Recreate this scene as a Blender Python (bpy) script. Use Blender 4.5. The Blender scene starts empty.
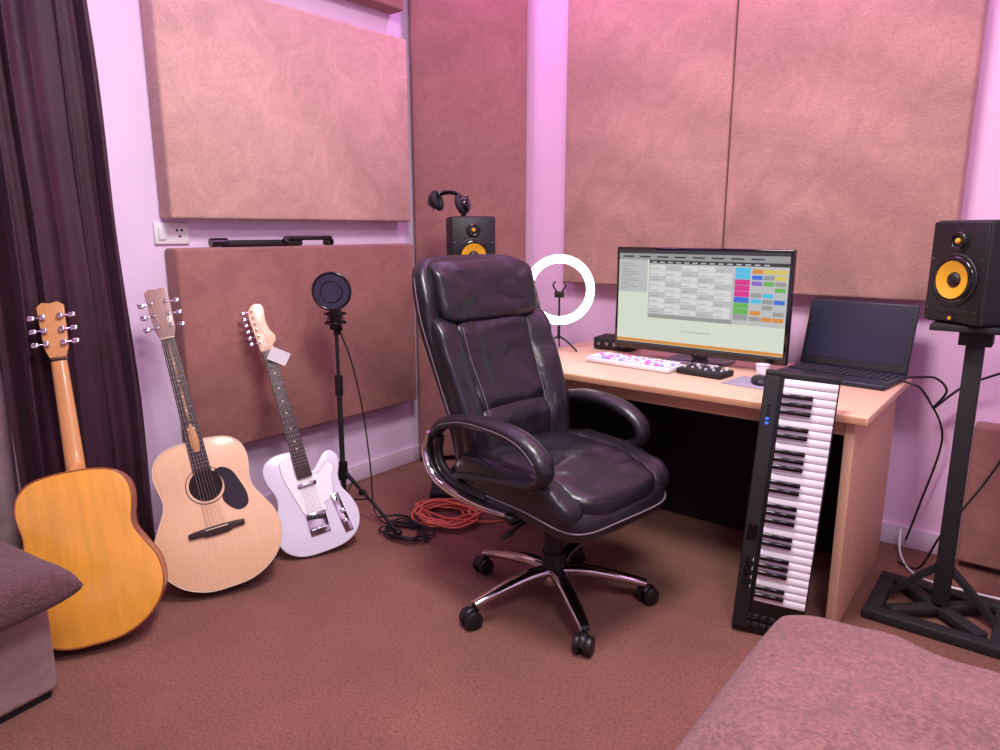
import bpy, bmesh, math, random
from mathutils import Vector, Matrix, noise
random.seed(4)
S=bpy.context.scene
COL=S.collection
try:
    S.view_settings.view_transform='Standard'
except Exception: pass

# ------------------------------------------------------------ materials
def lin(c):
    o=[]
    for v in c[:3]:
        v=v/255.0
        o.append(v/12.92 if v<=0.04045 else ((v+0.055)/1.055)**2.4)
    return (o[0],o[1],o[2],1.0)
def M(name,col,rough=.5,metal=0.0,var=0.0,scale=8.0,bump=0.0,bscale=150.0,emit=0.0,detail=4,stretch=None,coat=0.0,sheen=0.0,spec=None):
    m=bpy.data.materials.new(name); m.use_nodes=True
    nt=m.node_tree; b=nt.nodes['Principled BSDF']
    c=lin(col)
    b.inputs['Base Color'].default_value=c
    b.inputs['Roughness'].default_value=rough
    b.inputs['Metallic'].default_value=metal
    if coat: b.inputs['Coat Weight'].default_value=coat; b.inputs['Coat Roughness'].default_value=.08
    if sheen: b.inputs['Sheen Weight'].default_value=sheen
    if spec is not None: b.inputs['Specular IOR Level'].default_value=spec
    tc=nt.nodes.new('ShaderNodeTexCoord')
    vec=tc.outputs['Object']
    if stretch:
        mp=nt.nodes.new('ShaderNodeMapping'); mp.inputs['Scale'].default_value=stretch
        nt.links.new(vec,mp.inputs['Vector']); vec=mp.outputs['Vector']
    if var:
        n=nt.nodes.new('ShaderNodeTexNoise'); n.inputs['Scale'].default_value=scale; n.inputs['Detail'].default_value=detail
        n.inputs['Roughness'].default_value=.65
        nt.links.new(vec,n.inputs['Vector'])
        r=nt.nodes.new('ShaderNodeValToRGB')
        r.color_ramp.elements[0].position=.3; r.color_ramp.elements[1].position=.7
        r.color_ramp.elements[0].color=tuple(max(0,x*(1-var)) for x in c[:3])+(1,)
        r.color_ramp.elements[1].color=tuple(min(1,x*(1+var)) for x in c[:3])+(1,)
        nt.links.new(n.outputs['Fac'],r.inputs['Fac']); nt.links.new(r.outputs['Color'],b.inputs['Base Color'])
    if bump:
        n2=nt.nodes.new('ShaderNodeTexNoise'); n2.inputs['Scale'].default_value=bscale; n2.inputs['Detail'].default_value=3
        nt.links.new(vec,n2.inputs['Vector'])
        bp=nt.nodes.new('ShaderNodeBump'); bp.inputs['Strength'].default_value=bump; bp.inputs['Distance'].default_value=.01
        nt.links.new(n2.outputs['Fac'],bp.inputs['Height']); nt.links.new(bp.outputs['Normal'],b.inputs['Normal'])
    if emit:
        b.inputs['Emission Color'].default_value=c; b.inputs['Emission Strength'].default_value=emit
    return m
def multiply(m,tex,lo,hi,p0=.35,p1=.65):
    """multiply the base colour by a second texture (built by tex(nt)->socket)"""
    nt=m.node_tree; b=nt.nodes['Principled BSDF']; src=b.inputs['Base Color'].links[0].from_socket
    tc=[n for n in nt.nodes if n.type=='TEX_COORD'][0]
    f=tex(nt,tc.outputs['Object'])
    rr=nt.nodes.new('ShaderNodeValToRGB'); rr.color_ramp.elements[0].position=p0; rr.color_ramp.elements[1].position=p1
    rr.color_ramp.elements[0].color=(lo,lo,lo,1); rr.color_ramp.elements[1].color=(hi,hi,hi,1)
    nt.links.new(f,rr.inputs['Fac'])
    mx=nt.nodes.new('ShaderNodeMix'); mx.data_type='RGBA'; mx.blend_type='MULTIPLY'; mx.inputs[0].default_value=1
    nt.links.new(src,mx.inputs[6]); nt.links.new(rr.outputs['Color'],mx.inputs[7]); nt.links.new(mx.outputs[2],b.inputs['Base Color'])
def noise_tex(scale,detail=2,dist=0,rough=.5):
    def f(nt,vec):
        n=nt.nodes.new('ShaderNodeTexNoise'); n.inputs['Scale'].default_value=scale; n.inputs['Detail'].default_value=detail; n.inputs['Distortion'].default_value=dist; n.inputs['Roughness'].default_value=rough
        nt.links.new(vec,n.inputs['Vector']); return n.outputs['Fac']
    return f
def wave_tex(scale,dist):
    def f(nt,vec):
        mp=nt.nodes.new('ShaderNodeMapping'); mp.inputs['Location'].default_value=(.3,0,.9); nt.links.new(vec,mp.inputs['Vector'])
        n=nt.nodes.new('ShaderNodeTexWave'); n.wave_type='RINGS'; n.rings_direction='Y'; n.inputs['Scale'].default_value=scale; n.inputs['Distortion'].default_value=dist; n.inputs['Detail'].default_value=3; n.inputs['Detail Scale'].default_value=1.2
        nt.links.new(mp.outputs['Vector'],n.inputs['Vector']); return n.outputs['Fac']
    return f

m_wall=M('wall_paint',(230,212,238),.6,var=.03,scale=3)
m_wallglow=M('wall_back_pink_glow',(240,202,234),.6,var=.03,scale=3)  # wall colour with the pink LED glow tinted in for the back wall
m_ceil=M('ceiling_paint',(235,232,235),.7,var=.02)
m_base=M('skirting_paint',(222,205,225),.45,var=.03)
def suede(name,col,arcs=False,patch=.14):
    m=M(name,col,.95,var=patch,scale=1.7,bump=.2,bscale=90,detail=10,sheen=.12)
    multiply(m,noise_tex(5,8,1.5,.7),.88,1.10)
    multiply(m,noise_tex(160,2),.90,1.08)
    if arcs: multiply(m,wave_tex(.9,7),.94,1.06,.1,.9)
    return m
m_suede=suede('suede_panel',(198,160,150),patch=.12)
m_suede2=suede('suede_panel_dark',(148,102,96),patch=.28)
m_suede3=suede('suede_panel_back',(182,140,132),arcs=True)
m_trap=suede('suede_corner',(150,106,100))
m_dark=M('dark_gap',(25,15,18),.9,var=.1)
m_blk=M('black_plastic',(16,16,18),.45,var=.1)
m_blkm=M('black_matte',(22,22,25),.7,var=.15)
m_blkg=M('black_gloss',(8,8,10),.15,var=.05,coat=.5)
m_chrome=M('chrome',(215,215,220),.12,metal=1,var=.02)
m_steel=M('steel',(150,150,155),.3,metal=1,var=.05)
m_leather=M('black_leather',(27,25,31),.36,var=.15,scale=30,bump=.22,bscale=42,coat=.08)
m_thread=M('stitch_thread',(112,102,112),.7,var=.05)
m_wood=M('desk_laminate',(220,184,152),.42,var=.07,scale=5,stretch=(1,12,12))
m_edge=M('desk_edge_band',(190,142,110),.45,var=.06,scale=5,stretch=(1,12,12))
m_woodside=M('desk_laminate_side',(204,164,136),.5,var=.08,scale=5,stretch=(12,12,1))
m_curt=M('curtain_dark',(56,20,40),.6,var=.35,scale=6,bump=.2,bscale=300,sheen=.1)
m_curt2=M('curtain_grey',(140,118,122),.9,var=.25,scale=9,bump=.3,bscale=200)
m_white=M('white_plastic',(228,228,232),.35,var=.02)
m_yellow=M('cone_yellow',(220,165,35),.5,var=.05)
m_glow=M('ring_glow',(255,250,240),.5,emit=6.0)

# ------------------------------------------------------------ helpers
def root(name,loc=(0,0,0),rot=(0,0,0)):
    e=bpy.data.objects.new(name,None); COL.objects.link(e); e.location=loc; e.rotation_euler=rot
    e.empty_display_size=.1
    return e
def obj(name,me,mat,parent=None,smooth=True):
    o=bpy.data.objects.new(name,me); COL.objects.link(o)
    if mat is not None and len(me.materials)==0: me.materials.append(mat)
    if smooth:
        for p in me.polygons: p.use_smooth=True
    if parent: o.parent=parent
    return o
def autos(me,ang=40):
    try: me.set_sharp_from_angle(angle=math.radians(ang))
    except Exception: pass
def box(name,size,loc,mat,parent=None,bevel=.004,rot=(0,0,0),seg=2):
    bm=bmesh.new(); bmesh.ops.create_cube(bm,size=1)
    bmesh.ops.scale(bm,vec=size,verts=bm.verts)
    b=min(bevel,min(size)*.45)
    if b>0: bmesh.ops.bevel(bm,geom=bm.edges[:],offset=b,segments=seg,affect='EDGES',profile=.5)
    me=bpy.data.meshes.new(name); bm.to_mesh(me); bm.free()
    o=obj(name,me,mat,parent); autos(me,50); o.location=loc; o.rotation_euler=rot
    return o
def cyl(name,p1,p2,r1,mat,parent=None,r2=None,n=24,bev=0):
    p1=Vector(p1);p2=Vector(p2); d=p2-p1
    if r2 is None: r2=r1
    bm=bmesh.new()
    bmesh.ops.create_cone(bm,cap_ends=True,segments=n,radius1=r1,radius2=r2,depth=d.length)
    q=d.to_track_quat('Z','Y').to_matrix().to_4x4()
    if bev:
        ed=[e for e in bm.edges if abs(e.verts[0].co.z-e.verts[1].co.z)<1e-6]
        bmesh.ops.bevel(bm,geom=ed,offset=bev,segments=2,affect='EDGES',profile=.5)
    bmesh.ops.transform(bm,matrix=Matrix.Translation((p1+p2)/2)@q,verts=bm.verts)
    me=bpy.data.meshes.new(name); bm.to_mesh(me); bm.free()
    o=obj(name,me,mat,parent); autos(me,40); return o
def catmull(pts,cyc=False,k=8):
    P=[Vector(p) for p in pts]; n=len(P); out=[]
    rng=range(n) if cyc else range(n-1)
    for i in rng:
        if cyc: a,b,c,d=P[(i-1)%n],P[i],P[(i+1)%n],P[(i+2)%n]
        else: a,b,c,d=P[max(i-1,0)],P[i],P[i+1],P[min(i+2,n-1)]
        for j in range(k):
            t=j/k
            out.append(.5*((2*b)+(c-a)*t+(2*a-5*b+4*c-d)*t*t+(3*b-a-3*c+d)*t**3))
    if not cyc: out.append(P[-1])
    return out
def tube(name,pts,r,mat,parent=None,cyc=False,smooth=True,k=8):
    P=catmull(pts,cyc,k) if smooth else [Vector(p) for p in pts]
    cu=bpy.data.curves.new(name,'CURVE'); cu.dimensions='3D'; cu.bevel_depth=r; cu.bevel_resolution=3; cu.use_fill_caps=True
    sp=cu.splines.new('POLY'); sp.points.add(len(P)-1)
    for i,p in enumerate(P): sp.points[i].co=(p.x,p.y,p.z,1)
    sp.use_cyclic_u=cyc
    cu.materials.append(mat)
    o=bpy.data.objects.new(name,cu); COL.objects.link(o)
    if parent: o.parent=parent
    return o
def sweep(name,pts,ra,rb,mat,parent=None,up=(0,1,0),n=20,k=8,ex=1.0):
    P=catmull(pts,False,k); N=len(P); m=len(pts)
    def val(r,i):
        if not isinstance(r,(list,tuple)): return r
        t=i/(N-1)*(m-1); a=int(min(t,m-2)); return r[a]+(r[a+1]-r[a])*(t-a)
    bm=bmesh.new(); rings=[]
    for i,p in enumerate(P):
        t=(P[min(i+1,N-1)]-P[max(i-1,0)]).normalized()
        u=Vector(up); u=(u-t*u.dot(t)).normalized(); s=t.cross(u)
        A,B=val(ra,i),val(rb,i); ring=[]
        for j in range(n):
            a=2*math.pi*j/n; c,sn=math.cos(a),math.sin(a)
            c=math.copysign(abs(c)**ex,c); sn=math.copysign(abs(sn)**ex,sn)
            ring.append(bm.verts.new(p+u*A*c+s*B*sn))
        rings.append(ring)
    for i in range(N-1):
        for j in range(n):
            bm.faces.new((rings[i][j],rings[i][(j+1)%n],rings[i+1][(j+1)%n],rings[i+1][j]))
    bm.faces.new(rings[0][::-1]); bm.faces.new(rings[-1])
    bmesh.ops.recalc_face_normals(bm,faces=bm.faces)
    me=bpy.data.meshes.new(name); bm.to_mesh(me); bm.free()
    o=obj(name,me,mat,parent); autos(me,60); return o
def sup(name,a,b,c,e1,e2,mat,parent=None,fn=None,nu=64,nv=24):
    def pw(v,e): return math.copysign(abs(v)**e,v)
    bm=bmesh.new(); rows=[]
    for j in range(nv+1):
        ph=-math.pi/2+math.pi*j/nv; row=[]
        for i in range(nu):
            th=2*math.pi*(i+.5)/nu
            cp=pw(max(math.cos(ph),0),e1)
            v=Vector((a*cp*pw(math.cos(th),e2),b*cp*pw(math.sin(th),e2),c*pw(math.sin(ph),e1)))
            if fn: v=Vector(fn(v.x,v.y,v.z))
            row.append(bm.verts.new(v))
        rows.append(row)
    for j in range(nv):
        for i in range(nu):
            bm.faces.new((rows[j][i],rows[j][(i+1)%nu],rows[j+1][(i+1)%nu],rows[j+1][i]))
    bmesh.ops.remove_doubles(bm,verts=bm.verts,dist=1e-5)
    bmesh.ops.recalc_face_normals(bm,faces=bm.faces)
    me=bpy.data.meshes.new(name); bm.to_mesh(me); bm.free()
    return obj(name,me,mat,parent)
def pillow(name,a,b,c,n,q,mat,parent=None,fn=None,nx=70,ny=90,lower=.8):
    """square-cornered pillow: height = c*((1-|s|^n)(1-|t|^n))^(1/q)"""
    def g(i,N):
        u=-1+2*i/N; return .45*u+.55*math.sin(u*math.pi/2)
    bm=bmesh.new(); L={}
    for sgn in (1,-1):
        for i in range(nx+1):
            for j in range(ny+1):
                s,t=g(i,nx),g(j,ny)
                edge=i in(0,nx) or j in (0,ny)
                if sgn==-1 and edge: L[(sgn,i,j)]=L[(1,i,j)]; continue
                h=0 if edge else (max(0,(1-abs(s)**n)*(1-abs(t)**n)))**(1/q)
                z=c*h*(1 if sgn==1 else -lower)
                v=(a*s,b*t,z)
                if fn: v=fn(*v)
                L[(sgn,i,j)]=bm.verts.new(v)
    for sgn in (1,-1):
        for i in range(nx):
            for j in range(ny):
                f=[L[(sgn,i,j)],L[(sgn,i+1,j)],L[(sgn,i+1,j+1)],L[(sgn,i,j+1)]]
                bm.faces.new(f if sgn==1 else f[::-1])
    me=bpy.data.meshes.new(name); bm.to_mesh(me); bm.free()
    return obj(name,me,mat,parent)
def prism(name,out,z0,z1,mat,parent=None,bev=0.0,seg=3):
    bm=bmesh.new()
    vs=[bm.verts.new((p[0],p[1],z0)) for p in out]
    f=bm.faces.new(vs)
    r=bmesh.ops.extrude_face_region(bm,geom=[f])
    nv=[g for g in r['geom'] if isinstance(g,bmesh.types.BMVert)]
    bmesh.ops.translate(bm,verts=nv,vec=(0,0,z1-z0))
    bmesh.ops.recalc_face_normals(bm,faces=bm.faces)
    if bev:
        ed=[e for e in bm.edges if abs(e.verts[0].co.z-e.verts[1].co.z)<1e-7]
        bmesh.ops.bevel(bm,geom=ed,offset=bev,segments=seg,affect='EDGES',profile=.5)
    me=bpy.data.meshes.new(name); bm.to_mesh(me); bm.free()
    o=obj(name,me,mat,parent); autos(me,45); return o
def quadsheet(name,rects,parent,plane):
    me=bpy.data.meshes.new(name); V=[];F=[];MI=[];mats=[]
    for L,(x0,y0,x1,y1,mt) in enumerate(rects):
        b=len(V); V+= [plane(x0,y0,L),plane(x1,y0,L),plane(x1,y1,L),plane(x0,y1,L)]; F.append((b,b+1,b+2,b+3))
        if mt not in mats: mats.append(mt)
        MI.append(mats.index(mt))
    me.from_pydata(V,[],F)
    for m in mats: me.materials.append(m)
    for p,i in zip(me.polygons,MI): p.material_index=i
    return obj(name,me,None,parent,smooth=False)
def torus(name,R,r,mat,parent=None,mtx=None,flat=1.0,n=48,m=14,a0=0,a1=2*math.pi):
    full=abs(a1-a0-2*math.pi)<1e-6
    bm=bmesh.new(); rings=[]
    for i in range(n+(0 if full else 1)):
        a=a0+(a1-a0)*i/n
        rings.append([bm.verts.new(((R+r*math.cos(2*math.pi*j/m))*math.cos(a),(R+r*math.cos(2*math.pi*j/m))*math.sin(a),r*flat*math.sin(2*math.pi*j/m))) for j in range(m)])
    K=len(rings)
    for i in range(K if full else K-1):
        for j in range(m):
            bm.faces.new((rings[i][j],rings[(i+1)%K][j],rings[(i+1)%K][(j+1)%m],rings[i][(j+1)%m]))
    if not full:
        bm.faces.new(rings[0]); bm.faces.new(rings[-1][::-1])
    bmesh.ops.recalc_face_normals(bm,faces=bm.faces)
    me=bpy.data.meshes.new(name); bm.to_mesh(me); bm.free()
    o=obj(name,me,mat,parent)
    if mtx is not None: o.matrix_local=mtx
    return o

# ------------------------------------------------------------ room
RX0,RX1,RY0,RY1,RH=0,4.6,-1.8,3.2,2.9
m_carpet=M('carpet',(134,86,74),1.0,var=.12,scale=3.5,bump=.9,bscale=230,detail=10,sheen=.05)
multiply(m_carpet,noise_tex(120,4,0,.75),.60,1.32,.34,.66)
multiply(m_carpet,noise_tex(1.3,5,.5),.86,1.06)

W=.1
box('floor',(RX1-RX0+2*W,RY1-RY0+2*W,.1),((RX0+RX1)/2,(RY0+RY1)/2,-.05),m_carpet,bevel=0)
box('ceiling',(RX1-RX0+2*W,RY1-RY0+2*W,.1),((RX0+RX1)/2,(RY0+RY1)/2,RH+.05),m_ceil,bevel=0)
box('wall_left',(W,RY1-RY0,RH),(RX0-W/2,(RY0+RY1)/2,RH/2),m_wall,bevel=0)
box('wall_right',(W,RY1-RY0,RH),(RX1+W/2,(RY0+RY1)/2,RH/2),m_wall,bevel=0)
box('wall_back',(RX1-RX0+2*W,W,RH),((RX0+RX1)/2,RY1+W/2,RH/2),m_wallglow,bevel=0)
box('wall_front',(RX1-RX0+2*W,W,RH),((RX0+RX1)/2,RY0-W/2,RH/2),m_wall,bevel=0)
box('baseboard_left',(.015,RY1-RY0,.09),(.0075,(RY0+RY1)/2,.045),m_base,bevel=.003)
box('baseboard_back',(RX1-RX0,.015,.09),((RX0+RX1)/2,RY1-.0075,.045),m_base,bevel=.003)

# ------------------------------------------------------------ acoustic panels
def wpanel(name,size,loc,mat,rot=(0,0,0)):
    r=root(name,loc,rot)
    box('padded_face',size,(0,0,0),mat,r,bevel=.012,seg=3)
    return r
def lp(y0,y1,z0,z1,mat): return wpanel('acoustic_panel',(.098,y1-y0,z1-z0),(.05,(y0+y1)/2,(z0+z1)/2),mat)
lp(1.36,2.632,1.342,2.225,m_suede)
lp(1.365,2.645,.385,1.23,m_suede2)
lp(1.33,2.62,2.35,2.85,m_trap)
def bp_(x0,x1,z0,z1,mat): return wpanel('acoustic_panel',(x1-x0,.098,z1-z0),((x0+x1)/2,3.15,(z0+z1)/2),mat)
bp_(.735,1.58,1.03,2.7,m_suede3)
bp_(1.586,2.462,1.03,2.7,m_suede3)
bp_(2.60,3.5,.03,.58,m_trap)
c0=Vector((.03,2.72)); c1=Vector((.44,3.16)); d=c1-c0; ang=math.atan2(d.y,d.x)
cc=(c0+c1)/2
wpanel('corner_bass_trap',(d.length,.08,2.78),(cc.x,cc.y,1.42),m_trap,rot=(0,0,ang))

# ------------------------------------------------------------ curtains
def curtain(name,y0,y1,x0,amp,nf,mat,seed,flare=0):
    ny,nz=260,30; V=[];F=[]
    for k in range(nz+1):
        z=.03+2.72*k/nz
        for i in range(ny+1):
            t=i/ny
            y=y0+(y1-y0)*t+flare*t*min(1,(2.75-z)/2.1)
            ph=nf*2*math.pi*t+ 1.1*math.sin(3*t+seed)+.8*noise.noise(Vector((t*4,z*.6,seed)))
            A=amp*(.65+.5*math.sin(7*t+seed)+.5*noise.noise(Vector((t*5,z*.9,seed+2))))
            x=x0+A*math.sin(ph)+.4*A*math.sin(2.3*ph+z)+.014*noise.noise(Vector((t*9,z*1.5,seed+5)))
            yy=y+.015*math.cos(ph)+.02*noise.noise(Vector((t*3,z,seed+9)))
            V.append((max(x,.018),yy,z))
    for k in range(nz):
        for i in range(ny):
            a=k*(ny+1)+i; F.append((a,a+1,a+ny+2,a+ny+1))
    me=bpy.data.meshes.new(name); me.from_pydata(V,[],F)
    r=root(name); o=obj('cloth',me,mat,r)
    s=o.modifiers.new('s','SOLIDIFY'); s.thickness=.003
    return r
curtain('curtain',.74,1.15,.07,.038,6,m_curt,1.0,flare=.04)
curtain('curtain',-.4,.735,.07,.034,11,m_curt2,4.0)
rod=root('curtain_rod'); cyl('rod',(.1,-.5,2.77),(.1,1.25,2.77),.014,m_steel,rod); sup('finial',.03,.03,.03,1,1,m_steel,rod,fn=lambda x,y,z:(x+.1,y+1.27,z+2.77))
for y in (-.4,1.2): cyl('bracket',(0,y,2.77),(.1,y,2.77),.01,m_steel,rod)

# switch board on the wall in the gap
sw=root('wall_socket',(.0,1.40,1.287))
box('plate',(.012,.14,.085),(.006,0,0),m_white,sw,bevel=.004)
box('rocker',(.008,.03,.05),(.014,-.04,0),m_white,sw,bevel=.003)
for dy,dz in ((.02,.012),(.04,.012),(.03,-.012)): cyl('pin_hole',(.0115,dy,dz),(.0128,dy,dz),.005,m_dark,sw,n=12)
tp=root('folded_tripod',(.062,1.82,1.2305))
box('leg_bundle',(.03,.40,.028),(0,-.05,.0145),m_blkm,tp,bevel=.01)
box('centre_tube',(.02,.26,.02),(.012,.18,.034),m_blk,tp,bevel=.008)
cyl('clamp_head',(0,-.29,.019),(0,-.22,.02),.018,m_blkg,tp)
box('foot_pad',(.03,.05,.03),(0,.30,.016),m_blkg,tp,bevel=.008)
cyl('knob',(.01,.05,.02),(.03,.05,.03),.012,m_blk,tp)

# ------------------------------------------------------------ guitars
m_spruce=M('spruce_top',(228,188,150),.35,var=.05,scale=6,stretch=(14,1,14),coat=.3)
m_amber=M('amber_back',(222,158,56),.28,var=.10,scale=5,stretch=(10,1,10),coat=.5)
m_side=M('guitar_side',(150,84,44),.35,var=.1,scale=5,coat=.4)
m_neck=M('neck_maple',(196,142,86),.35,var=.08,scale=5,stretch=(10,1,10),coat=.3)
m_hs=M('headstock_face',(150,120,112),.35,var=.06,scale=5,coat=.3)
m_rose=M('rosewood',(45,28,24),.45,var=.2,scale=8,stretch=(10,1,10))
m_maple=M('maple_pale',(222,188,150),.35,var=.05,scale=5,coat=.3)
m_elec=M('body_lacquer_white',(226,224,240),.2,var=.01,coat=.6)
m_pg=M('pickguard_white',(244,244,246),.3,var=.01)
m_string=M('string_steel',(170,165,160),.3,metal=.9,var=.05)
m_cream=M('cream_binding',(225,210,180),.4,var=.02)
def frame(bottom,top,face,flip=False):
    b=Vector(bottom);u=(Vector(top)-b).normalized();n=Vector(face);n=(n-u*n.dot(u)).normalized();r=u.cross(n)
    if flip: r,n=-r,-n
    m=Matrix.Identity(4)
    for i in range(3): m[i][0]=r[i];m[i][1]=u[i];m[i][2]=n[i];m[i][3]=b[i]
    return m
def mirror(half):
    pts=[(x,y,0) for x,y in half]; pts+=[(-x,y,0) for x,y in reversed(half[1:-1])]
    return pts
def scaleout(P,s,cy,d=0):
    return [(p.x*s,(p.y-cy)*s+cy) for p in P]
def headstock(r,y0,L,w0,w1,z,mat):
    out=[(-w0/2,y0),(w0/2,y0),(w1/2*.92,y0+L*.18),(w1/2,y0+L*.5),(w1/2*1.05,y0+L*.93),(w1*.3,y0+L),(0,y0+L*.975),(-w1*.3,y0+L),(-w1/2*1.05,y0+L*.93),(-w1/2,y0+L*.5),(-w1/2*.92,y0+L*.18)]
    prism('headstock',out,z-.008,z+.008,mat,r,bev=.002)
def acoustic(name,bottom,top,face,sc,flip,topmat,backmat):
    r=root(name); mm=frame(bottom,top,face,flip)@Matrix.Scale(sc,4); r.matrix_world=mm
    half=[(0,0),(.07,.005),(.135,.035),(.18,.085),(.198,.145),(.19,.205),(.165,.255),(.142,.30),(.138,.335),(.145,.375),(.148,.415),(.137,.455),(.105,.485),(.055,.497),(0,.5)]
    P=catmull(mirror(half),True,6); T=.052
    prism('body_sides',[(p.x,p.y) for p in P],-T+.003,T-.003,m_side,r,bev=.003)
    prism('soundboard',scaleout(P,.985,.25),T-.006,T,topmat,r,bev=.0015)
    prism('body_back',scaleout(P,.985,.25),-T,-T+.006,backmat,r,bev=.0015)
    for zz in (T-.002,-T+.002):
        tube('binding',[(p.x*.995,(p.y-.25)*.995+.25,zz) for p in P],.0022,m_cream if not flip else m_side,r,cyc=True,smooth=False)
    hy=.345
    cyl('sound_hole',(0,hy,T-.002),(0,hy,T+.0006),.05,m_dark,r,n=40)
    for R in (.051,.058,.062): torus('rosette',R,.0012,m_rose if R!=.058 else m_cream,r,Matrix.Translation((0,hy,T+.0005)))
    pg=[(.034,.385,0),(.060,.392,0),(.088,.372,0),(.104,.335,0),(.118,.285,0),(.112,.247,0),(.080,.238,0),(.052,.262,0),(.040,.290,0),(.053,.318,0),(.056,.345,0),(.048,.368,0)]
    pgp=catmull(pg,True,5); prism('pickguard',[(p.x,p.y) for p in pgp],T,T+.0018,m_blkg,r)
    br=catmull([(-.085,.186,0),(-.05,.184,0),(-.03,.178,0),(.03,.178,0),(.05,.184,0),(.085,.186,0),(.088,.196,0),(.085,.204,0),(.04,.208,0),(-.04,.208,0),(-.085,.204,0),(-.088,.196,0)],True,3)
    prism('bridge',[(p.x,p.y) for p in br],T,T+.009,m_rose,r,bev=.002)
    box('saddle',(.072,.003,.004),(0,.201,T+.011),m_cream,r,bevel=.001)
    ye=.855
    sweep('neck',[(0,.47,T-.02),(0,.5,T-.012),(0,.56,T-.008),(0,.7,T-.006),(0,ye-.01,T-.005)],[.027,.027,.026,.024,.022],[.03,.022,.014,.012,.011],m_neck,r,up=(1,0,0))
    sweep('neck_heel',[(0,.485,-T+.012),(0,.492,-.01),(0,.50,T-.02)],[.018,.022,.027],[.012,.018,.03],m_neck,r,up=(1,0,0))
    prism('fretboard',[(-.028,.39),(.028,.39),(.0218,ye),(-.0218,ye)],T,T+.006,m_rose,r,bev=.001)
    sl=.65; nut=ye
    for k in range(1,21):
        y=nut-sl*(1-2**(-k/12))
        if y<.395: break
        w=.0218+(nut-y)/(nut-.39)*.0062
        cyl('fret_%d'%k,(-w,y,T+.006),(w,y,T+.006),.0009,m_steel,r,n=6)
        if k in (3,5,7,9,12,15):
            yp=nut-sl*(1-2**(-(k-.5)/12))
            for dx in ((0,) if k!=12 else (-.01,.01)): cyl('dot',(dx,yp,T+.006),(dx,yp,T+.0066),.003,m_cream,r,n=10)
    box('nut',(.044,.004,.009),(0,ye+.002,T+.004),m_cream,r,bevel=.001)
    headstock(r,ye+.002,.175,.044,.07,T-.006,m_neck if flip else m_hs)
    for i in range(6):
        sx=-1 if i<3 else 1; k=i%3; y=ye+.045+.042*k
        px=sx*.022
        cyl('post',(px,y,T-.016),(px,y,T+.014),.004,m_chrome,r,n=12)
        cyl('peg_bush',(px,y,T+.002),(px,y,T+.005),.0075,m_chrome,r,n=16)
        box('gear_case',(.016,.018,.012),(sx*.024,y,T-.02),m_chrome,r,bevel=.003)
        cyl('peg_shaft',(sx*.03,y,T-.018),(sx*.05,y,T-.018),.0025,m_chrome,r,n=8)
        sup('peg_button',.011,.009,.005,.7,.6,m_chrome,r,fn=lambda a,b,c,sx=sx,y=y:(a+sx*.055,b+y,c+T-.018),nu=20,nv=10)
        x0=(-.026+.0105*i); xn=(-.0175+.007*i)
        tube('string_%d'%i,[(x0,.2,T+.012),(xn,ye,T+.0095),(px,ye+.045+.042*(i if i<3 else 5-i),T+.01)],.0004+.00008*(5-i),m_string,r,smooth=False)
    return r
acoustic('acoustic_guitar',(.545,.775,.022),(.17,.875,1.07),(.88,-.47,0),1.09,True,m_spruce,m_amber)
acoustic('acoustic_guitar',(.54,1.235,.022),(.145,1.255,1.04),(.90,-.43,0),1.09,False,m_spruce,m_side)

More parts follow.
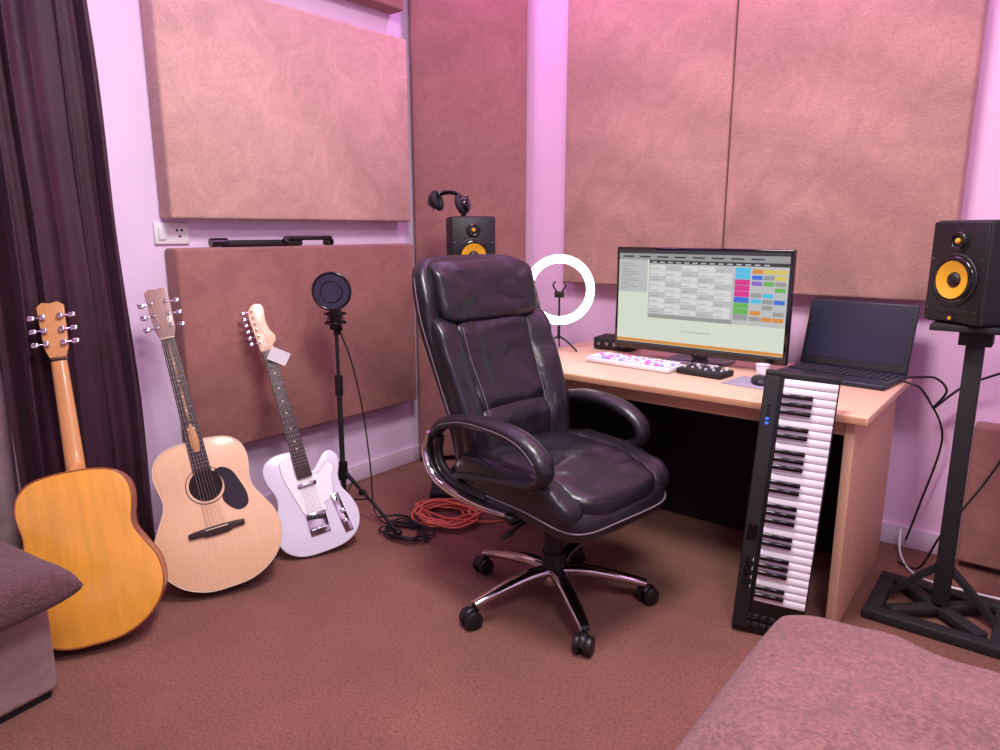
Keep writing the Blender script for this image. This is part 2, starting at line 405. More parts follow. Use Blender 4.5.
def electric(name,bottom,top,face,sc):
    r=root(name); r.matrix_world=frame(bottom,top,face)@Matrix.Scale(sc,4)
    pts=[(0,0),(.085,.008),(.14,.045),(.16,.105),(.147,.165),(.123,.215),(.122,.26),(.137,.30),(.14,.335),(.12,.362),(.09,.358),(.062,.33),(.034,.305),(.030,.335),(.02,.385),(-.03,.397),(-.085,.398),(-.125,.38),(-.142,.345),(-.137,.30),(-.12,.25),(-.125,.205),(-.148,.16),(-.16,.105),(-.14,.045),(-.085,.008)]
    P=catmull([(x,y,0) for x,y in pts],True,6); T=.021
    prism('body',[(p.x,p.y) for p in P],-T,T,m_elec,r,bev=.004)
    pg=catmull([(.03,.29,0),(.05,.29,0),(.075,.31,0),(.098,.325,0),(.115,.30,0),(.098,.265,0),(.092,.23,0),(.08,.19,0),(.045,.178,0),(.045,.15,0),(-.03,.15,0),(-.05,.20,0),(-.066,.26,0),(-.078,.32,0),(-.07,.37,0),(-.03,.375,0),(-.03,.29,0)],True,4)
    prism('pickguard',[(p.x,p.y) for p in pg],T,T+.002,m_pg,r)
    tube('pickguard_edge',[(p.x,p.y,T+.001) for p in pg],.0012,m_steel,r,cyc=True,smooth=False)
    box('control_plate',(.032,.155,.003),(.095,.12,T+.002),m_chrome,r,bevel=.001,rot=(0,0,.12))
    for y in (.085,.125): cyl('knob',(.1,y,T+.003),(.098,y,T+.02),.009,m_chrome,r,n=20,bev=.001)
    cyl('selector',(.09,.17,T+.003),(.088,.18,T+.022),.003,m_blk,r,n=10)
    box('bridge_plate',(.075,.085,.003),(0,.11,T+.002),m_chrome,r,bevel=.001)
    box('bridge_pickup',(.07,.018,.008),(0,.135,T+.006),m_blk,r,bevel=.003,rot=(0,0,-.2))
    for i in range(3): cyl('saddle',(-.03+.021*i,.09,T+.008),(-.012+.021*i,.09,T+.008),.004,m_steel,r,n=12)
    box('neck_pickup',(.072,.018,.009),(0,.262,T+.005),m_chrome,r,bevel=.004)
    ye=.795
    sweep('neck',[(0,.31,T),(0,.40,T),(0,.6,T+.001),(0,ye,T+.002)],[.027,.026,.024,.021],[.012,.012,.011,.01],m_maple,r,up=(1,0,0))
    prism('fretboard',[(-.028,.29),(.028,.29),(.021,ye),(-.021,ye)],T+.004,T+.013,m_rose,r,bev=.001)
    for k in range(1,22):
        y=ye-.648*(1-2**(-k/12)); w=.021+(ye-y)/.505*.007
        if y<.295: break
        cyl('fret_%d'%k,(-w,y,T+.013),(w,y,T+.013),.0009,m_steel,r,n=6)
        if k in (3,5,7,9,12,15,17): cyl('dot',(0,y+.011,T+.013),(0,y+.011,T+.0136),.0032,m_cream,r,n=10)
    hs=catmull([(-.021,ye,0),(.021,ye,0),(.026,ye+.02,0),(.040,ye+.035,0),(.043,ye+.055,0),(.030,ye+.08,0),(.024,ye+.12,0),(.030,ye+.16,0),(.025,ye+.182,0),(.0,ye+.19,0),(-.024,ye+.172,0),(-.032,ye+.14,0),(-.030,ye+.08,0),(-.026,ye+.03,0)],True,4)
    prism('headstock',[(p.x,p.y) for p in hs],T-.009,T+.005,m_maple,r,bev=.001)
    for i in range(6):
        y=ye+.04+.025*i
        cyl('post',(-.017,y,T),(-.017,y,T+.018),.004,m_chrome,r,n=12)
        cyl('shaft',(-.025,y,T-.012),(-.043,y,T-.012),.0025,m_chrome,r,n=8)
        sup('peg_button',.010,.008,.005,.7,.6,m_chrome,r,fn=lambda a,b,c,y=y:(a-.047,b+y,c+T-.012),nu=20,nv=10)
        tube('string_%d'%i,[(-.026+.0104*i,.09,T+.013),(-.0175+.007*i,ye,T+.0155),(-.017,y,T+.014)],.0005,m_string,r,smooth=False)
    box('price_tag',(.075,.052,.001),(.03,ye-.035,T+.03),m_white,r,bevel=0,rot=(.3,.2,-.6))
    tube('tag_string',[(.0,ye+.02,T+.017),(.015,ye-.0,T+.03),(.02,ye-.02,T+.031)],.0008,m_white,r)
    return r
electric('electric_guitar',(.57,1.635,.012),(.15,1.65,.98),(.92,-.39,0),1.08)

# ------------------------------------------------------------ mic stand
ms=root('microphone_stand',(.30,1.955,0),(0,0,math.radians(-2)))
cyl('lower_pole',(0,0,.06),(0,0,.62),.012,m_blkm,ms)
cyl('upper_pole',(0,0,.6),(0,0,.84),.008,m_blkm,ms)
cyl('clutch',(0,0,.57),(0,0,.66),.018,m_blk,ms)
cyl('hub',(0,0,.17),(0,0,.25),.022,m_blk,ms)
cyl('tip',(0,0,.03),(0,0,.07),.016,m_blk,ms)
for a in (0,122,238):
    a=math.radians(a); R=.37 if a==0 else .24
    e=(R*math.cos(a),R*math.sin(a),.012)
    sweep('tripod_leg',[(0.02*math.cos(a),.02*math.sin(a),.2),(e[0]*.55,e[1]*.55,.11),e],.009,.006,m_blkm,ms,up=(0,0,1),n=10)
    cyl('stay',(.015*math.cos(a),.015*math.sin(a),.07),(e[0]*.5,e[1]*.5,.12),.004,m_blkm,ms,n=8)
    sup('rubber_foot',.022,.016,.014,.8,.8,m_blk,ms,fn=lambda x,y,z,e=e:(x+e[0],y+e[1],z+.014),nu=16,nv=10)
cm=root('condenser_microphone',(.30,1.955,0),(0,0,math.radians(-45)))
cyl('mic_body',(.01,0,.87),(.01,0,.96),.027,m_blk,cm,bev=.003)
sup('mic_grille',.029,.029,.04,.6,1,m_steel,cm,fn=lambda x,y,z:(x+.01,y,z+.985),nu=28,nv=16)
for z in (.90,.94): torus('shock_ring',.046,.004,m_blk,cm,Matrix.Translation((.01,0,z)))
for i in range(6):
    a=i*math.pi/3; cyl('elastic',(.01+.046*math.cos(a),.046*math.sin(a),.90),(.01+.028*math.cos(a+.5),.028*math.sin(a+.5),.94),.002,m_blk,cm,n=6)
box('yoke',(.02,.03,.06),(-.03,0,.875),m_blk,cm,bevel=.006)
cyl('yoke_base',(-.01,0,.842),(-.01,0,.88),.014,m_blk,cm)
m_mesh=M('pop_mesh',(50,44,70),.8,var=.35,scale=120,bump=.3,bscale=500)
pf=Matrix.Translation((.10,0,1.045))@Matrix.Rotation(math.radians(90),4,'Y')
torus('pop_filter_rim',.078,.006,m_blkg,cm,pf)
cyl('pop_filter_mesh',(.098,0,1.045),(.102,0,1.045),.076,m_mesh,cm,n=40)
torus('pop_filter_inner_rim',.045,.0025,m_blk,cm,Matrix.Translation((.103,0,1.045))@Matrix.Rotation(math.radians(90),4,'Y'))
tube('gooseneck',[(.10,0,.965),(.09,.01,.93),(.05,.03,.88),(-.01,.01,.86)],.004,m_blk,cm)
mc=root('microphone_cable',(.30,1.955,0),(0,0,math.radians(-45)))
tube('cable',[(.035,.02,.862),(0,.06,.72),(0.0,.1,.5),(.06,.13,.25),(.08,.14,.06),(.13,.18,.008),(.2,.27,.008),(.24,.38,.01)],.0035,m_blk,mc)

m_or=M('orange_cable',(222,122,92),.5,var=.05)
def coil(name,c,mat,n,R,seed,r=.004,tail=((1.5,.05),(2.2,.12))):
    random.seed(seed); rt=root(name,(c[0],c[1],0)); pts=[]
    for i in range(n*8):
        a=i*math.pi/4+random.uniform(-.2,.2); q=R*(.5+.5*random.random())
        pts.append((q*1.2*math.cos(a)+random.uniform(-.02,.02),q*math.sin(a),.006+.02*random.random()+.001*i*.35))
    pts+= [(R*tx,ty,.006) for tx,ty in tail]
    tube('loop',pts,r,mat,rt); return rt
coil('orange_extension_cable',(.71,2.21),m_or,11,.15,3,.0048,((1.4,.1),(1.8,.25),(2.3,.3)))
coil('black_audio_cable',(.70,1.97),m_blk,5,.11,8,.0045,((-.6,.12),(-1.6,.12),(-2.2,.04)))

# ------------------------------------------------------------ speakers + stands
def speaker(name,loc,rz):
    r=root(name,loc,(0,0,rz)); w,dp,h=.21,.25,.318
    box('cabinet',(w,dp,h),(0,0,h/2),m_blkm,r,bevel=.014,seg=4)
    f=-dp/2
    box('baffle',(w-.012,.006,h-.012),(0,f-.001,h/2),m_blk,r,bevel=.003)
    R=Matrix.Rotation(math.radians(90),4,'X')
    wz=.137
    torus('woofer_frame',.076,.007,m_blk,r,Matrix.Translation((0,f-.006,wz))@R,flat=.7)
    torus('woofer_surround',.064,.009,m_blkg,r,Matrix.Translation((0,f-.007,wz))@R,flat=.8)
    bm=bmesh.new(); rings=[]
    for rad,dy in ((.058,-.008),(.048,-.004),(.036,.000),(.022,.003)):
        rings.append([bm.verts.new((rad*math.cos(a*math.pi/20),f-.008+dy,wz+rad*math.sin(a*math.pi/20))) for a in range(40)])
    for q in range(3):
        for a in range(40): bm.faces.new((rings[q][a],rings[q][(a+1)%40],rings[q+1][(a+1)%40],rings[q+1][a]))
    me=bpy.data.meshes.new('cone'); bm.to_mesh(me); bm.free(); obj('woofer_cone',me,m_yellow,r)
    sup('dust_cap',.024,.024,.012,1,1,m_blk,r,fn=lambda x,y,z:(x,f-.005-max(z,0),y+wz),nu=24,nv=12)
    tz=.255
    cyl('tweeter_plate',(0,f-.002,tz),(0,f-.007,tz),.036,m_blk,r,n=36,bev=.001)
    torus('tweeter_waveguide',.024,.005,m_blkg,r,Matrix.Translation((0,f-.008,tz))@R,flat=.8)
    sup('tweeter_dome',.009,.009,.008,1,1,m_yellow,r,fn=lambda x,y,z:(x,f-.009-z,y+tz),nu=20,nv=10)
    box('bass_port',(.12,.004,.016),(0,f-.004,.040),m_dark,r,bevel=.002)
    cyl('logo_badge',(-.0,f-.003,.018),(0,f-.006,.018),.006,m_yellow,r,n=14)
    for dx in (-.088,.088):
        for dz in (.045,.2): cyl('screw',(dx,f-.003,dz),(dx,f-.006,dz),.003,m_steel,r,n=8)
    return r
def stand(name,loc,rz,H):
    r=root(name,loc,(0,0,rz))
    box('pole',(.05,.05,H-.03),(0,0,(H-.03)/2+.012),m_blkm,r,bevel=.004)
    box('top_plate',(.24,.22,.02),(0,0,H-.0115),m_blkm,r,bevel=.003)
    box('top_collar',(.09,.09,.05),(0,0,H-.045),m_blkm,r,bevel=.003)
    box('base_bar_front',(.41,.05,.035),(0,-.17,.0185),m_blkm,r,bevel=.004)
    box('base_bar_back',(.41,.05,.035),(0,.13,.0185),m_blkm,r,bevel=.004)
    for s in (-1,1):
        box('base_bar_side',(.05,.26,.03),(s*.18,-.02,.016),m_blkm,r,bevel=.004)
        box('base_diagonal',(.045,.36,.028),(0,-.02,.03),m_blkm,r,bevel=.004,rot=(0,0,s*math.radians(48)))
        sweep('brace',[(s*.15,0,.03),(s*.08,0,.11),(s*.02,0,.17)],.016,.012,m_blkm,r,up=(0,1,0),n=8,ex=.4)
    return r
stand('speaker_stand',(2.60,2.67,0),0,1.012)
speaker('studio_monitor_speaker',(2.607,2.69,1.012),math.radians(-38))
stand('speaker_stand',(.53,2.60,0),math.radians(40),1.045)
speaker('studio_monitor_speaker',(.53,2.60,1.045),math.radians(48))
# headphones lying over the front-left edge of the cabinet top
hp=root('headphones',(.455,2.54,1.374),(0,0,math.radians(20)))
torus('headband',.085,.009,m_blkg,hp,Matrix.Translation((-.01,0,.028))@Matrix.Rotation(math.radians(28),4,'Y')@Matrix.Rotation(math.radians(60),4,'X'),flat=1.8,a0=-.2,a1=math.pi+.2)
for s in (-1,1):
    zz=.046+(.018 if s<0 else -.002)
    torus('ear_cushion',.034,.016,m_blkm,hp,Matrix.Translation((s*.062,-.008,zz))@Matrix.Rotation(math.radians(70),4,'Y'))
    cyl('ear_cup',(s*.068,-.008,zz),(s*.10,-.012,zz+.004),.042,m_blkg,hp,r2=.030,bev=.004)
    torus('yoke',.043,.004,m_steel,hp,Matrix.Translation((s*.088,-.008,zz))@Matrix.Rotation(math.radians(90),4,'Y'),a0=0,a1=math.pi)

# ------------------------------------------------------------ desk
dk=root('desk')
DX0,DX1,DY0,DY1,DZ=.93,2.385,2.29,3.07,.745
box('desktop',(DX1-DX0,DY1-DY0,.028),((DX0+DX1)/2,(DY0+DY1)/2,DZ-.014),m_wood,dk,bevel=.004)
box('front_edge_band',(DX1-DX0-.01,.003,.022),((DX0+DX1)/2,DY0-.0008,DZ-.015),m_edge,dk,bevel=.001)
box('side_panel_right',(.03,.70,DZ-.028),(2.33,2.68,(DZ-.028)/2),m_woodside,dk,bevel=.002)
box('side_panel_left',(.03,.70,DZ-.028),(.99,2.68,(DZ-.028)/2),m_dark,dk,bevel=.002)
m_deskblk=M('under_desk_black',(10,9,11),.9,var=.15)
box('under_desk_sheet',(1.31,.02,.70),(1.66,2.93,.351),m_deskblk,dk,bevel=.002)  # near-black sheet closing the back under the desktop
box('front_lip',(1.31,.018,.05),(1.66,2.345,.69),m_edge,dk,bevel=.002)

# ------------------------------------------------------------ monitor
mo=root('computer_monitor',(1.612,2.78,0),(0,0,math.radians(-1)))
mw,z0,z1=.762,.782,1.228
box('bezel',(mw,.03,z1-z0),(0,.015,(z0+z1)/2),m_blkg,mo,bevel=.005)
box('rear_bulge',(.5,.05,.3),(0,.05,(z0+z1)/2),m_blk,mo,bevel=.02)
def E(name,c,s=.95):
    m=M(name,c,.25,emit=s); m.node_tree.nodes['Principled BSDF'].inputs['Base Color'].default_value=(.01,.01,.01,1); return m
e_bg=E('scr_bg',(214,222,206)); e_lt=E('scr_light',(216,216,214)); e_gr=E('scr_grey',(150,152,152)); e_mid=E('scr_mid',(188,190,190)); e_dk=E('scr_dark',(52,56,60))
e_or=E('scr_orange',(215,140,55)); e_cy=E('scr_cyan',(80,190,225)); e_bl=E('scr_blue',(60,110,215)); e_pk=E('scr_pink',(215,50,140)); e_gn=E('scr_green',(100,180,85)); e_ye=E('scr_yellow',(215,195,85)); e_pu=E('scr_purple',(140,100,200))
ix0,ix1,iz0,iz1=-mw/2+.014,mw/2-.014,z0+.022,z1-.012
rects=[(0,0,1,1,e_bg),(0,.90,1,1,e_gr),(0,.965,1,1,e_dk),(.0,.56,.19,.90,e_mid),(.2,.86,1,.90,e_dk),(0,.0,1,.026,e_dk),(0,.03,1,.062,e_or),(0,.062,.2,.56,e_bg),(.20,.30,1.0,.865,e_mid),(.203,.30,.712,.34,e_gr)]
for i in range(13): rects.append((.02,.59+.022*i,.06+.09*((i*37)%10)/10,.597+.022*i,e_gr))
for i in range(5):
    for j in range(9):
        rects.append((.21+.099*i,.35+.056*j,.21+.099*i+.095,.35+.056*j+.050,e_lt if (i+j)%3 else e_mid))
        rects.append((.215+.099*i,.362+.056*j,.215+.099*i+.05,.368+.056*j,e_gr))
cols=[e_gr,e_gn,e_gn,e_bl,e_pk,e_pk,e_pk,e_cy,e_cy]
for j in range(9): rects.append((.718,.35+.056*j,.80,.35+.056*j+.053,cols[j]))
for i,cs in enumerate([[e_gr,e_or,e_mid,e_cy,e_gr,e_mid,e_pu,e_bl,e_or],[e_or,e_mid,e_gr,e_gr,e_cy,e_mid,e_gn,e_gr,e_ye],[e_or,e_gr,e_mid,e_bl,e_mid,e_gn,e_gr,e_ye,e_ye]]):
    for j in range(9): rects.append((.81+.062*i,.35+.056*j,.866+.062*i,.35+.056*j+.040,cs[j]))
for i in range(14): rects.append((.22+.05*i,.873,.25+.05*i,.885,e_mid))
for i in range(8): rects.append((.03+.11*i,.925,.10+.11*i,.94,e_dk))
rects.append((.42,.18,.60,.187,e_gr))
quadsheet('screen_image',rects,mo,lambda x,y,L:(ix0+(ix1-ix0)*x,-.0006-.00003*L,iz0+(iz1-iz0)*y))
box('stand_neck',(.07,.04,.25),(0,.075,DZ+.14),m_steel,mo,bevel=.008)
box('stand_foot',(.26,.18,.012),(0,.06,DZ+.0065),m_steel,mo,bevel=.005)

# ------------------------------------------------------------ laptop
lt=root('laptop',(2.165,2.865,DZ),(0,0,math.radians(-6)))
m_lap=M('laptop_shell',(44,48,64),.4,metal=.4,var=.05)
m_key=M('laptop_keys',(26,28,38),.5,var=.1)
box('base',(.40,.27,.018),(0,0,.010),m_lap,lt,bevel=.004)
for r_ in range(6):
    for c_ in range(16): box('key',(.0195,.0175,.004),(-.172+.0229*c_,.095-.0225*r_,.021),m_key,lt,bevel=.0015,seg=1)
box('touchpad',(.11,.06,.001),(-.02,-.085,.0195),m_blkm,lt,bevel=0)
ld=root('lid_pivot',(0,.132,.016),(math.radians(-15),0,0)); ld.parent=lt
box('lid',(.40,.012,.27),(0,.0,.135),m_lap,ld,bevel=.004)
box('screen_bezel',(.39,.002,.255),(0,-.0065,.137),m_blk,ld,bevel=0)
m_scr=M('laptop_screen_off',(38,42,60),.3,var=.12,scale=3)
box('screen',(.37,.001,.22),(0,-.0082,.145),m_scr,ld,bevel=0)

# ------------------------------------------------------------ ring light
rl=root('ring_light',(.985,2.70,0),(0,0,math.radians(32)))
RX=Matrix.Rotation(math.radians(90),4,'X')
torus('light_ring',.142,.019,m_glow,rl,Matrix.Translation((0,0,1.03))@RX,flat=.5)
torus('ring_housing',.142,.020,m_white,rl,Matrix.Translation((0,.009,1.03))@RX,flat=.5)
cyl('pole',(0,0.012,.80),(0,.012,.895),.007,m_blk,rl)
cyl('centre_post',(0,.0,.89),(0,.0,1.0),.005,m_blk,rl)
box('phone_clamp',(.045,.012,.03),(0,-.005,1.01),m_blk,rl,bevel=.004)
for s in (-1,1): sweep('clamp_jaw',[(s*.01,-.005,1.02),(s*.028,-.012,1.05),(s*.018,-.02,1.07)],.005,.004,m_blk,rl,n=8)
for a in (90,210,330):
    a=math.radians(a); sweep('tripod_leg',[(0,.012,.815),(.05*math.cos(a),.012+.05*math.sin(a),.79),(.10*math.cos(a),.012+.10*math.sin(a),DZ+.006)],.005,.004,m_blk,rl,up=(0,0,1),n=8)
ai=root('audio_interface',(1.17,2.93,DZ),(0,0,.1))
box('case',(.19,.14,.055),(0,0,.0315),m_blkm,ai,bevel=.006)
for i in range(4): cyl('knob',(-.06+.04*i,-.07,.032),(-.06+.04*i,-.085,.032),.009,m_steel,ai,n=16)
for s in(-1,1): box('foot',(.02,.1,.004),(s*.07,0,.0025),m_blk,ai,bevel=.001)

# ------------------------------------------------------------ computer keyboard etc
m_kp=M('keycap_pink',(235,120,190),.4,var=.05); m_kb=M('keycap_blue',(150,160,240),.4,var=.05)
kb=root('computer_keyboard',(1.43,2.60,DZ+.001),(0,0,math.radians(-4)))
box('case',(.40,.135,.02),(0,0,.0105),m_white,kb,bevel=.005)
for r_ in range(5):
    for c_ in range(18):
        mt=random.choice([m_white,m_white,m_white,m_kp,m_kb]); box('keycap',(.018,.018,.010),(-.179+.021*c_,-.046+.023*r_,.0245),mt,kb,bevel=.003,seg=1)
pc=root('audio_mixer',(1.74,2.60,DZ),(0,0,math.radians(-6)))
box('case',(.19,.11,.022),(0,0,.012),m_blkm,pc,bevel=.004)
for i in range(6):
    cyl('knob',(-.075+.03*i,.03,.022),(-.075+.03*i,.03,.034),.007,m_white if i%2 else m_steel,pc,n=12)
    box('fader',(.006,.012,.008),(-.075+.03*i,-.02+.006*(i%3),.026),m_white,pc,bevel=.001)
pp=root('mouse_pad',(1.96,2.56,DZ),(0,0,math.radians(-8))); box('pad',(.2,.17,.003),(0,0,.002),M('pad_grey',(150,150,165),.8,var=.05),pp,bevel=.001)
mu=root('computer_mouse',(1.97,2.56,DZ+.004),(0,0,.5))
sup('shell',.032,.052,.028,.8,.8,m_blk,mu,fn=lambda x,y,z:(x,y,max(z,0)+.001)); cyl('scroll_wheel',(-.004,.03,.024),(.004,.03,.024),.006,m_steel,mu,n=14)
cu=root('white_tumbler',(1.93,2.70,DZ)); cyl('cup',(0,0,.001),(0,0,.045),.022,m_white,cu,r2=.026,bev=.003); cyl('lid',(0,0,.045),(0,0,.05),.027,m_white,cu,bev=.001)

# ------------------------------------------------------------ midi keyboard leaning on desk
L_,Wd,Tk=.865,.215,.05
mk=root('midi_keyboard')
bot=Vector((2.180,2.150,.006)); topv=Vector((2.205,2.222,.86))
mk.matrix_world=frame(bot,topv,(.28,-.96,0))
m_ivory=M('white_keys',(240,238,243),.25,var=.01)
box('case',(Wd,L_,Tk*.7),(0,L_/2,-Tk*.35),m_blk,mk,bevel=.006)
box('end_cheek_top',(Wd,.016,Tk*.8),(0,L_-.008,-Tk*.3),m_blkm,mk,bevel=.004)
box('control_panel',(.045,L_-.03,.008),(-.083,L_/2,.004),m_blkm,mk,bevel=.003)
ks,ke=.115,L_-.02; nk=29; kw=(ke-ks)/nk
for i in range(nk):
    box('white_key',(.152,kw-.0016,.012),(.026,ks+kw*(i+.5),.007),m_ivory,mk,bevel=.0015,seg=1)
    if i<nk-1 and (i%7) in (0,1,3,4,5):
        box('black_key',(.090,kw*.55,.014),(-.008,ks+kw*(i+1),.018),m_blkg,mk,bevel=.003,seg=2)
for i in range(4): cyl('knob',(-.085,.16+.03*i,.008),(-.085,.16+.03*i,.022),.008,m_blkg,mk,n=16)
m_led=M('display_blue',(50,110,230),.3,emit=.6)
box('display',(.03,.05,.002),(-.083,.34,.009),m_blkg,mk,bevel=0)
for i in range(2):
    for j in range(4): box('pad_%d_%d'%(i,j),(.018,.018,.006),(-.06+.024*j,.03+.028*i,.003),m_blkm,mk,bevel=.002)
for i in range(2): cyl('wheel_%d'%i,(.05+.026*i,.045,.0),(.064+.026*i,.045,.0),.018,m_blkg,mk,n=20)
for i in range(5): box('logo_letter_%d'%i,(.010,.008,.001),(-.085,.70+.014*i,.0088),m_led if i<2 else m_blkg,mk,bevel=0)
for i in range(4): box('label_%d'%i,(.002,.010,.001),(-.068,.16+.03*i,.0088),m_white,mk,bevel=0)

# ------------------------------------------------------------ office chair
ch=root('office_chair',(1.505,1.915,0),(0,0,math.radians(-9)))
def fx(z): 
    t=(z-.46)
    return -.235-.30*t+.10*math.sin(max(0,min(1,t/.42))*math.pi)*.35
def backfn(yc,zc,off,narrow=True):
    def f(p,q,t):
        z=zc+q; y=yc+p
        y*= .88+.15*max(0,min(1,(z-.5)/.5))
        cr=.018*noise.noise(Vector((y*5,z*7,off*30)))+.009*noise.noise(Vector((y*14,z*24,off*30)))
        return (fx(z)+off+t+.75*y*y+(cr if t>0 else 0),y,z)
    return f
sup('back_shell',.275,.385,.055,.45,.34,m_leather,ch,fn=backfn(0,.825,-.035),nu=96,nv=24)
sup('back_cushion_middle',.178,.165,.040,.5,.3,m_leather,ch,fn=backfn(0,.83,.028),nu=96,nv=30)
sup('lumbar_cushion',.185,.105,.055,.6,.34,m_leather,ch,fn=backfn(0,.595,.026),nu=96,nv=30)
sup('headrest_cushion',.225,.108,.058,.6,.30,m_leather,ch,fn=backfn(0,1.09,.024),nu=96,nv=30)
for s in (-1,1):
    sup('side_bolster',.062,.27,.050,.7,.4,m_leather,ch,fn=backfn(s*.212,.735,.016),nu=64)
def seam(pts,off): 
    f=backfn(0,0,off); return [f(p[0],p[1],0) for p in pts]
for s in (-1,1):
    tube('stitch',seam([(s*.278,.50),(s*.284,.65),(s*.285,.8),(s*.283,1.0),(s*.276,1.14)],-.03),.0018,m_thread,ch)
    tube('stitch_inner',[Vector(q)+Vector((.037,0,0)) for q in seam([(s*.150,.68),(s*.152,.75),(s*.155,.85),(s*.155,.97)],.03)],.0014,m_thread,ch)
# seat
def seatfn(xc,zc,s=1):
    def f(x,y,z):
        X=x+xc; Z=z+zc
        if X>.08: Z-=.75*(X-.08)**2
        Z+=.25*y*y if z>0 else 0
        if z>0: Z+=.020*noise.noise(Vector((X*6,y*6,z*3)))+.010*noise.noise(Vector((X*22,y*12,1)))
        return (X,y,Z)
    return f
sup('seat_base',.285,.275,.06,.5,.36,m_leather,ch,fn=seatfn(.03,.455),nu=96)
sup('seat_cushion',.275,.205,.052,.55,.34,m_leather,ch,fn=seatfn(.035,.51),nu=110,nv=40)
for s in (-1,1):
    sup('seat_bolster',.265,.055,.05,.7,.4,m_leather,ch,fn=lambda x,y,z,s=s:seatfn(.03,.50)(x,y+s*.222,z),nu=64)
def se(a,k=1.0,z=.455): 
    X=.03+.287*k*math.copysign(abs(math.cos(a))**.36,math.cos(a)); Y=.277*k*math.copysign(abs(math.sin(a))**.36,math.sin(a))
    return (X,Y,z-.75*max(0,X-.08)**2)
tube('stitch',[se(i*math.pi/24+.02) for i in range(48)],.0026,m_thread,ch,cyc=True,k=2)
# arms: padded top curls down in front and runs back under; chrome bar behind and below
for s in (-1,1):
    y=s*.275; X1=0.02 if s<0 else -.035
    pad=[(-.33,y*.97,.600),(-.26,y,.655),(-.13,y,.690),(.02+X1,y,.692),(.12+X1,y,.672),(.185+X1,y,.630),(.190+X1,y,.580),(.13+X1,y*1.0,.545),(.02+X1,y*1.0,.525),(-.10,y*1.01,.505),(-.20,y*1.01,.485)]
    sweep('arm_pad',pad,[.024,.030,.036,.038,.038,.036,.032,.026,.022,.018,.014],[.018,.022,.024,.025,.025,.023,.020,.016,.013,.011,.010],m_leather,ch,up=(0,1,0),n=24)
    tube('arm_piping',[(-.26,y+s*.030,.655),(-.13,y+s*.036,.690),(.02+X1,y+s*.038,.692),(.12+X1,y+s*.038,.672),(.182+X1,y+s*.036,.628)],.0016,m_thread,ch)
    yc=y+s*.012
    sweep('arm_chrome',[(-.325,yc,.615),(-.345,yc,.555),(-.325,yc,.490),(-.26,yc,.445),(-.15,yc,.425),(-.03,yc,.422),(.06,yc*.97,.425)],[.020,.022,.024,.024,.024,.022,.018],[.008,.011,.013,.013,.012,.010,.008],m_chrome,ch,up=(0,1,0),n=16,ex=.6)
    sweep('arm_inner_shell',[(-.30,y*.97,.60),(-.31,y*.97,.54),(-.28,y*.97,.485),(-.20,y*.97,.455),(-.05,y*.97,.448)],.016,.018,m_blk,ch,up=(0,1,0),n=12)
    box('arm_bracket',(.16,.08,.02),(0,s*.245,.41),m_blk,ch,bevel=.005)
# mechanism
box('seat_plate',(.30,.40,.025),(0,0,.395),m_blk,ch,bevel=.006)
box('tilt_mechanism',(.22,.14,.06),(0,0,.36),m_blk,ch,bevel=.012)
tube('height_lever',[(.02,-.07,.36),(.03,-.18,.355),(.05,-.27,.35)],.005,m_blk,ch)
cyl('lever_tip',(.05,-.25,.352),(.055,-.30,.348),.009,m_blk,ch)
cyl('tension_knob',(.11,0,.35),(.18,0,.345),.022,m_blk,ch)
cyl('gas_piston',(0,0,.22),(0,0,.35),.016,m_chrome,ch)
cyl('gas_cover_upper',(0,0,.24),(0,0,.345),.03,m_blk,ch)
cyl('gas_cover_mid',(0,0,.17),(0,0,.26),.036,m_blk,ch)
cyl('gas_cover_lower',(0,0,.10),(0,0,.19),.042,m_blk,ch)
cyl('hub',(0,0,.075),(0,0,.135),.05,m_chrome,ch,r2=.045,bev=.005)
for i,aw in enumerate((-38,-110,34,-182,106)):
    a=math.radians(aw+9); c,s=math.cos(a),math.sin(a); R=.325
    sweep('base_arm_%d'%i,[(.03*c,.03*s,.120),(.12*c,.12*s,.120),(.24*c,.24*s,.100),(R*c,R*s,.080)],[.029,.027,.023,.019],[.022,.018,.014,.012],m_chrome,ch,up=(-s,c,0),n=16,ex=.8)
    cyl('caster_stem',(R*c,R*s,.045),(R*c,R*s,.08),.008,m_blk,ch)
    ph=a+.9+i*.7
    ux,uy=math.cos(ph),math.sin(ph); cxx,cyy=R*c+uy*.012,R*s-ux*.012
    for w in (-1,1):
        cyl('caster_wheel',(cxx+ux*w*.008,cyy+uy*w*.008,.0315),(cxx+ux*w*.030,cyy+uy*w*.030,.0315),.031,m_blk,ch,n=28,bev=.004)
    sweep('caster_hood',[(cxx+uy*.03,cyy-ux*.03,.038),(cxx+uy*.018,cyy-ux*.018,.060),(cxx-uy*.005,cyy+ux*.005,.066),(cxx-uy*.025,cyy+ux*.025,.054)],.012,.004,m_blk,ch,up=(ux,uy,0),n=10)

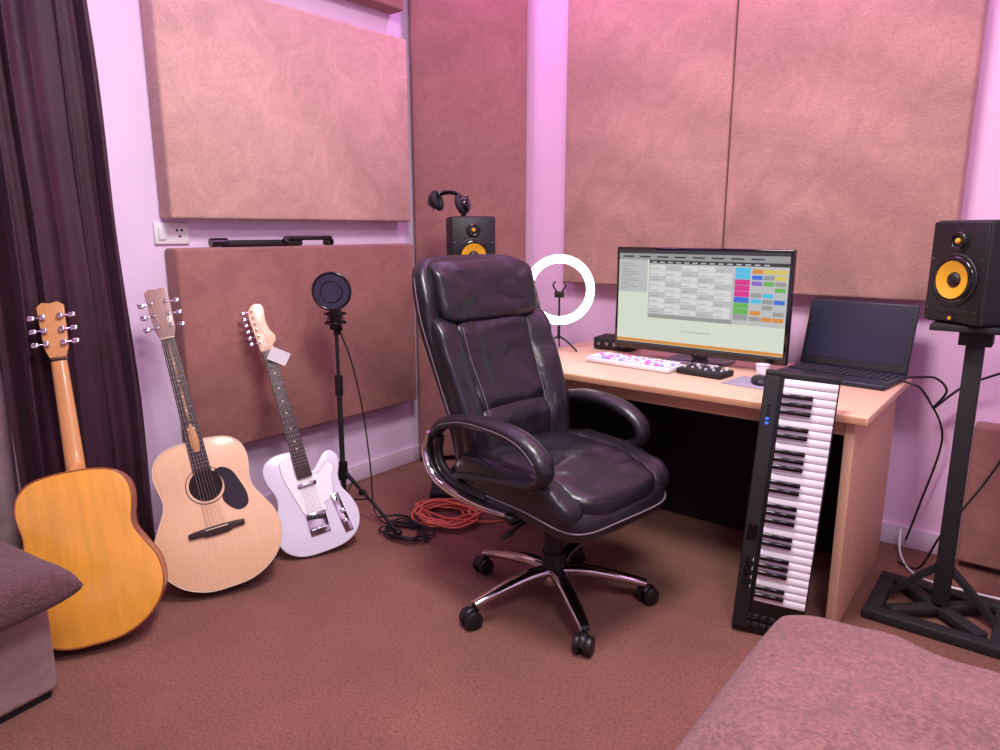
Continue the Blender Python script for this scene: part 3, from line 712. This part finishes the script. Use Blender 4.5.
# ------------------------------------------------------------ sofas
m_mauve=M('mauve_cover',(138,94,96),.95,var=.14,scale=40,bump=1.0,bscale=190,sheen=.10)
multiply(m_mauve,noise_tex(110,2),.75,1.15)
multiply(m_mauve,noise_tex(2.5,4,.4),.85,1.1)
m_mauved=M('mauve_seat',(92,58,64),.95,var=.16,scale=30,bump=.8,bscale=190,sheen=.15)
multiply(m_mauved,noise_tex(110,2),.75,1.15)
m_beige=M('sofa_base_fabric',(158,138,134),.95,var=.1,scale=40,bump=.4,bscale=300)
sf=root('sofa',(.585,-.37,0),(0,0,math.radians(8)))
box('base_block',(.58,1.9,.27),(-.035,0,.155),m_beige,sf,bevel=.02,seg=3)
box('plinth_band',(.55,1.86,.03),(-.035,0,.012),m_dark,sf,bevel=.003)
def cushfn(cx,cy,cz,k,seed,droop=0,a=1,b=1):
    def f(x,y,z):
        w=k*noise.noise(Vector(((x+cx)*3,(y+cy)*3,seed)))+k*.4*noise.noise(Vector(((x+cx)*9,(y+cy)*9,seed+3)))
        return (x+cx+w*.5,y+cy+w*.3,z+cz+w-droop*(abs(x/a)**8))
    return f
pillow('seat_cushion',.355,.985,.08,10,2.6,m_mauved,sf,fn=cushfn(.025,0,.360,.014,2.0),nx=60,ny=120)
so=root('sofa')
box('base_block',(1.50,2.55,.36),(3.21,.19,.19),m_beige,so,bevel=.03,seg=3)
pillow('quilted_cover',.82,1.345,.115,8,2.8,m_mauve,so,fn=cushfn(3.20,.205,.415,.032,7.0),nx=110,ny=150)

# ------------------------------------------------------------ loose cables
wc=root('white_power_cable'); tube('cable',[(2.40,3.12,.10),(2.42,3.05,.02),(2.50,2.92,.006),(2.66,2.90,.006),(2.85,2.92,.006),(3.1,2.95,.006)],.0045,m_white,wc)
bc=root('speaker_cable'); tube('cable',[(2.66,2.86,1.08),(2.74,2.95,.95),(2.76,2.98,.7),(2.68,2.95,.45),(2.56,2.90,.2),(2.5,2.95,.03),(2.42,3.0,.008)],.004,m_blk,bc)
lc=root('laptop_charger_cable'); tube('cable',[(2.35,2.93,.757),(2.42,2.96,.765),(2.47,3.0,.76),(2.5,3.08,.70),(2.46,3.12,.62),(2.55,3.12,.72),(2.68,3.10,.80),(2.8,3.12,.86)],.0045,m_blk,lc)
tube('cable_2',[(2.35,2.9,.757),(2.43,2.88,.745),(2.46,2.96,.68),(2.44,3.1,.66),(2.5,3.14,.5),(2.45,3.15,.2),(2.42,3.14,.05)],.004,m_blk,lc)

# ------------------------------------------------------------ lights
def area(name,loc,sx,sy,power,col,rot=(0,0,0)):
    l=bpy.data.lights.new(name,'AREA'); l.shape='RECTANGLE'; l.size=sx; l.size_y=sy; l.energy=power; l.color=col
    o=bpy.data.objects.new(name,l); COL.objects.link(o); o.location=loc; o.rotation_euler=rot; return o
def fixture(loc,s):
    r=root('ceiling_light',loc); box('frame',(s+.06,s+.06,.03),(0,0,.018),m_white,r,bevel=.004); return r
fixture((1.9,1.2,2.865),.6); area('ceiling_lamp_a',(1.9,1.2,2.86),.6,.6,72,(1,.90,.90))
fixture((3.3,.2,2.865),.6); area('ceiling_lamp_b',(3.3,.2,2.86),.6,.6,54,(1,.90,.92))
area('led_strip_back',(1.7,2.80,2.84),2.8,.06,20,(1,.42,1),rot=(math.radians(8),0,0))
area('led_strip_left',(.35,1.2,2.84),.06,2.8,15,(.74,.38,1),rot=(0,math.radians(-8),0))
w=bpy.data.worlds.new('world'); S.world=w; w.use_nodes=True
w.node_tree.nodes['Background'].inputs[0].default_value=(.5,.4,.5,1); w.node_tree.nodes['Background'].inputs[1].default_value=.3

# ------------------------------------------------------------ camera
cd=bpy.data.cameras.new('camera'); cam=bpy.data.objects.new('camera',cd); COL.objects.link(cam)
cd.sensor_width=36; cd.lens=25.2; cd.clip_start=.02
cam.location=(2.79,0,1.30); cam.rotation_euler=(math.radians(90-11.7),0,math.radians(38.6))
S.camera=cam
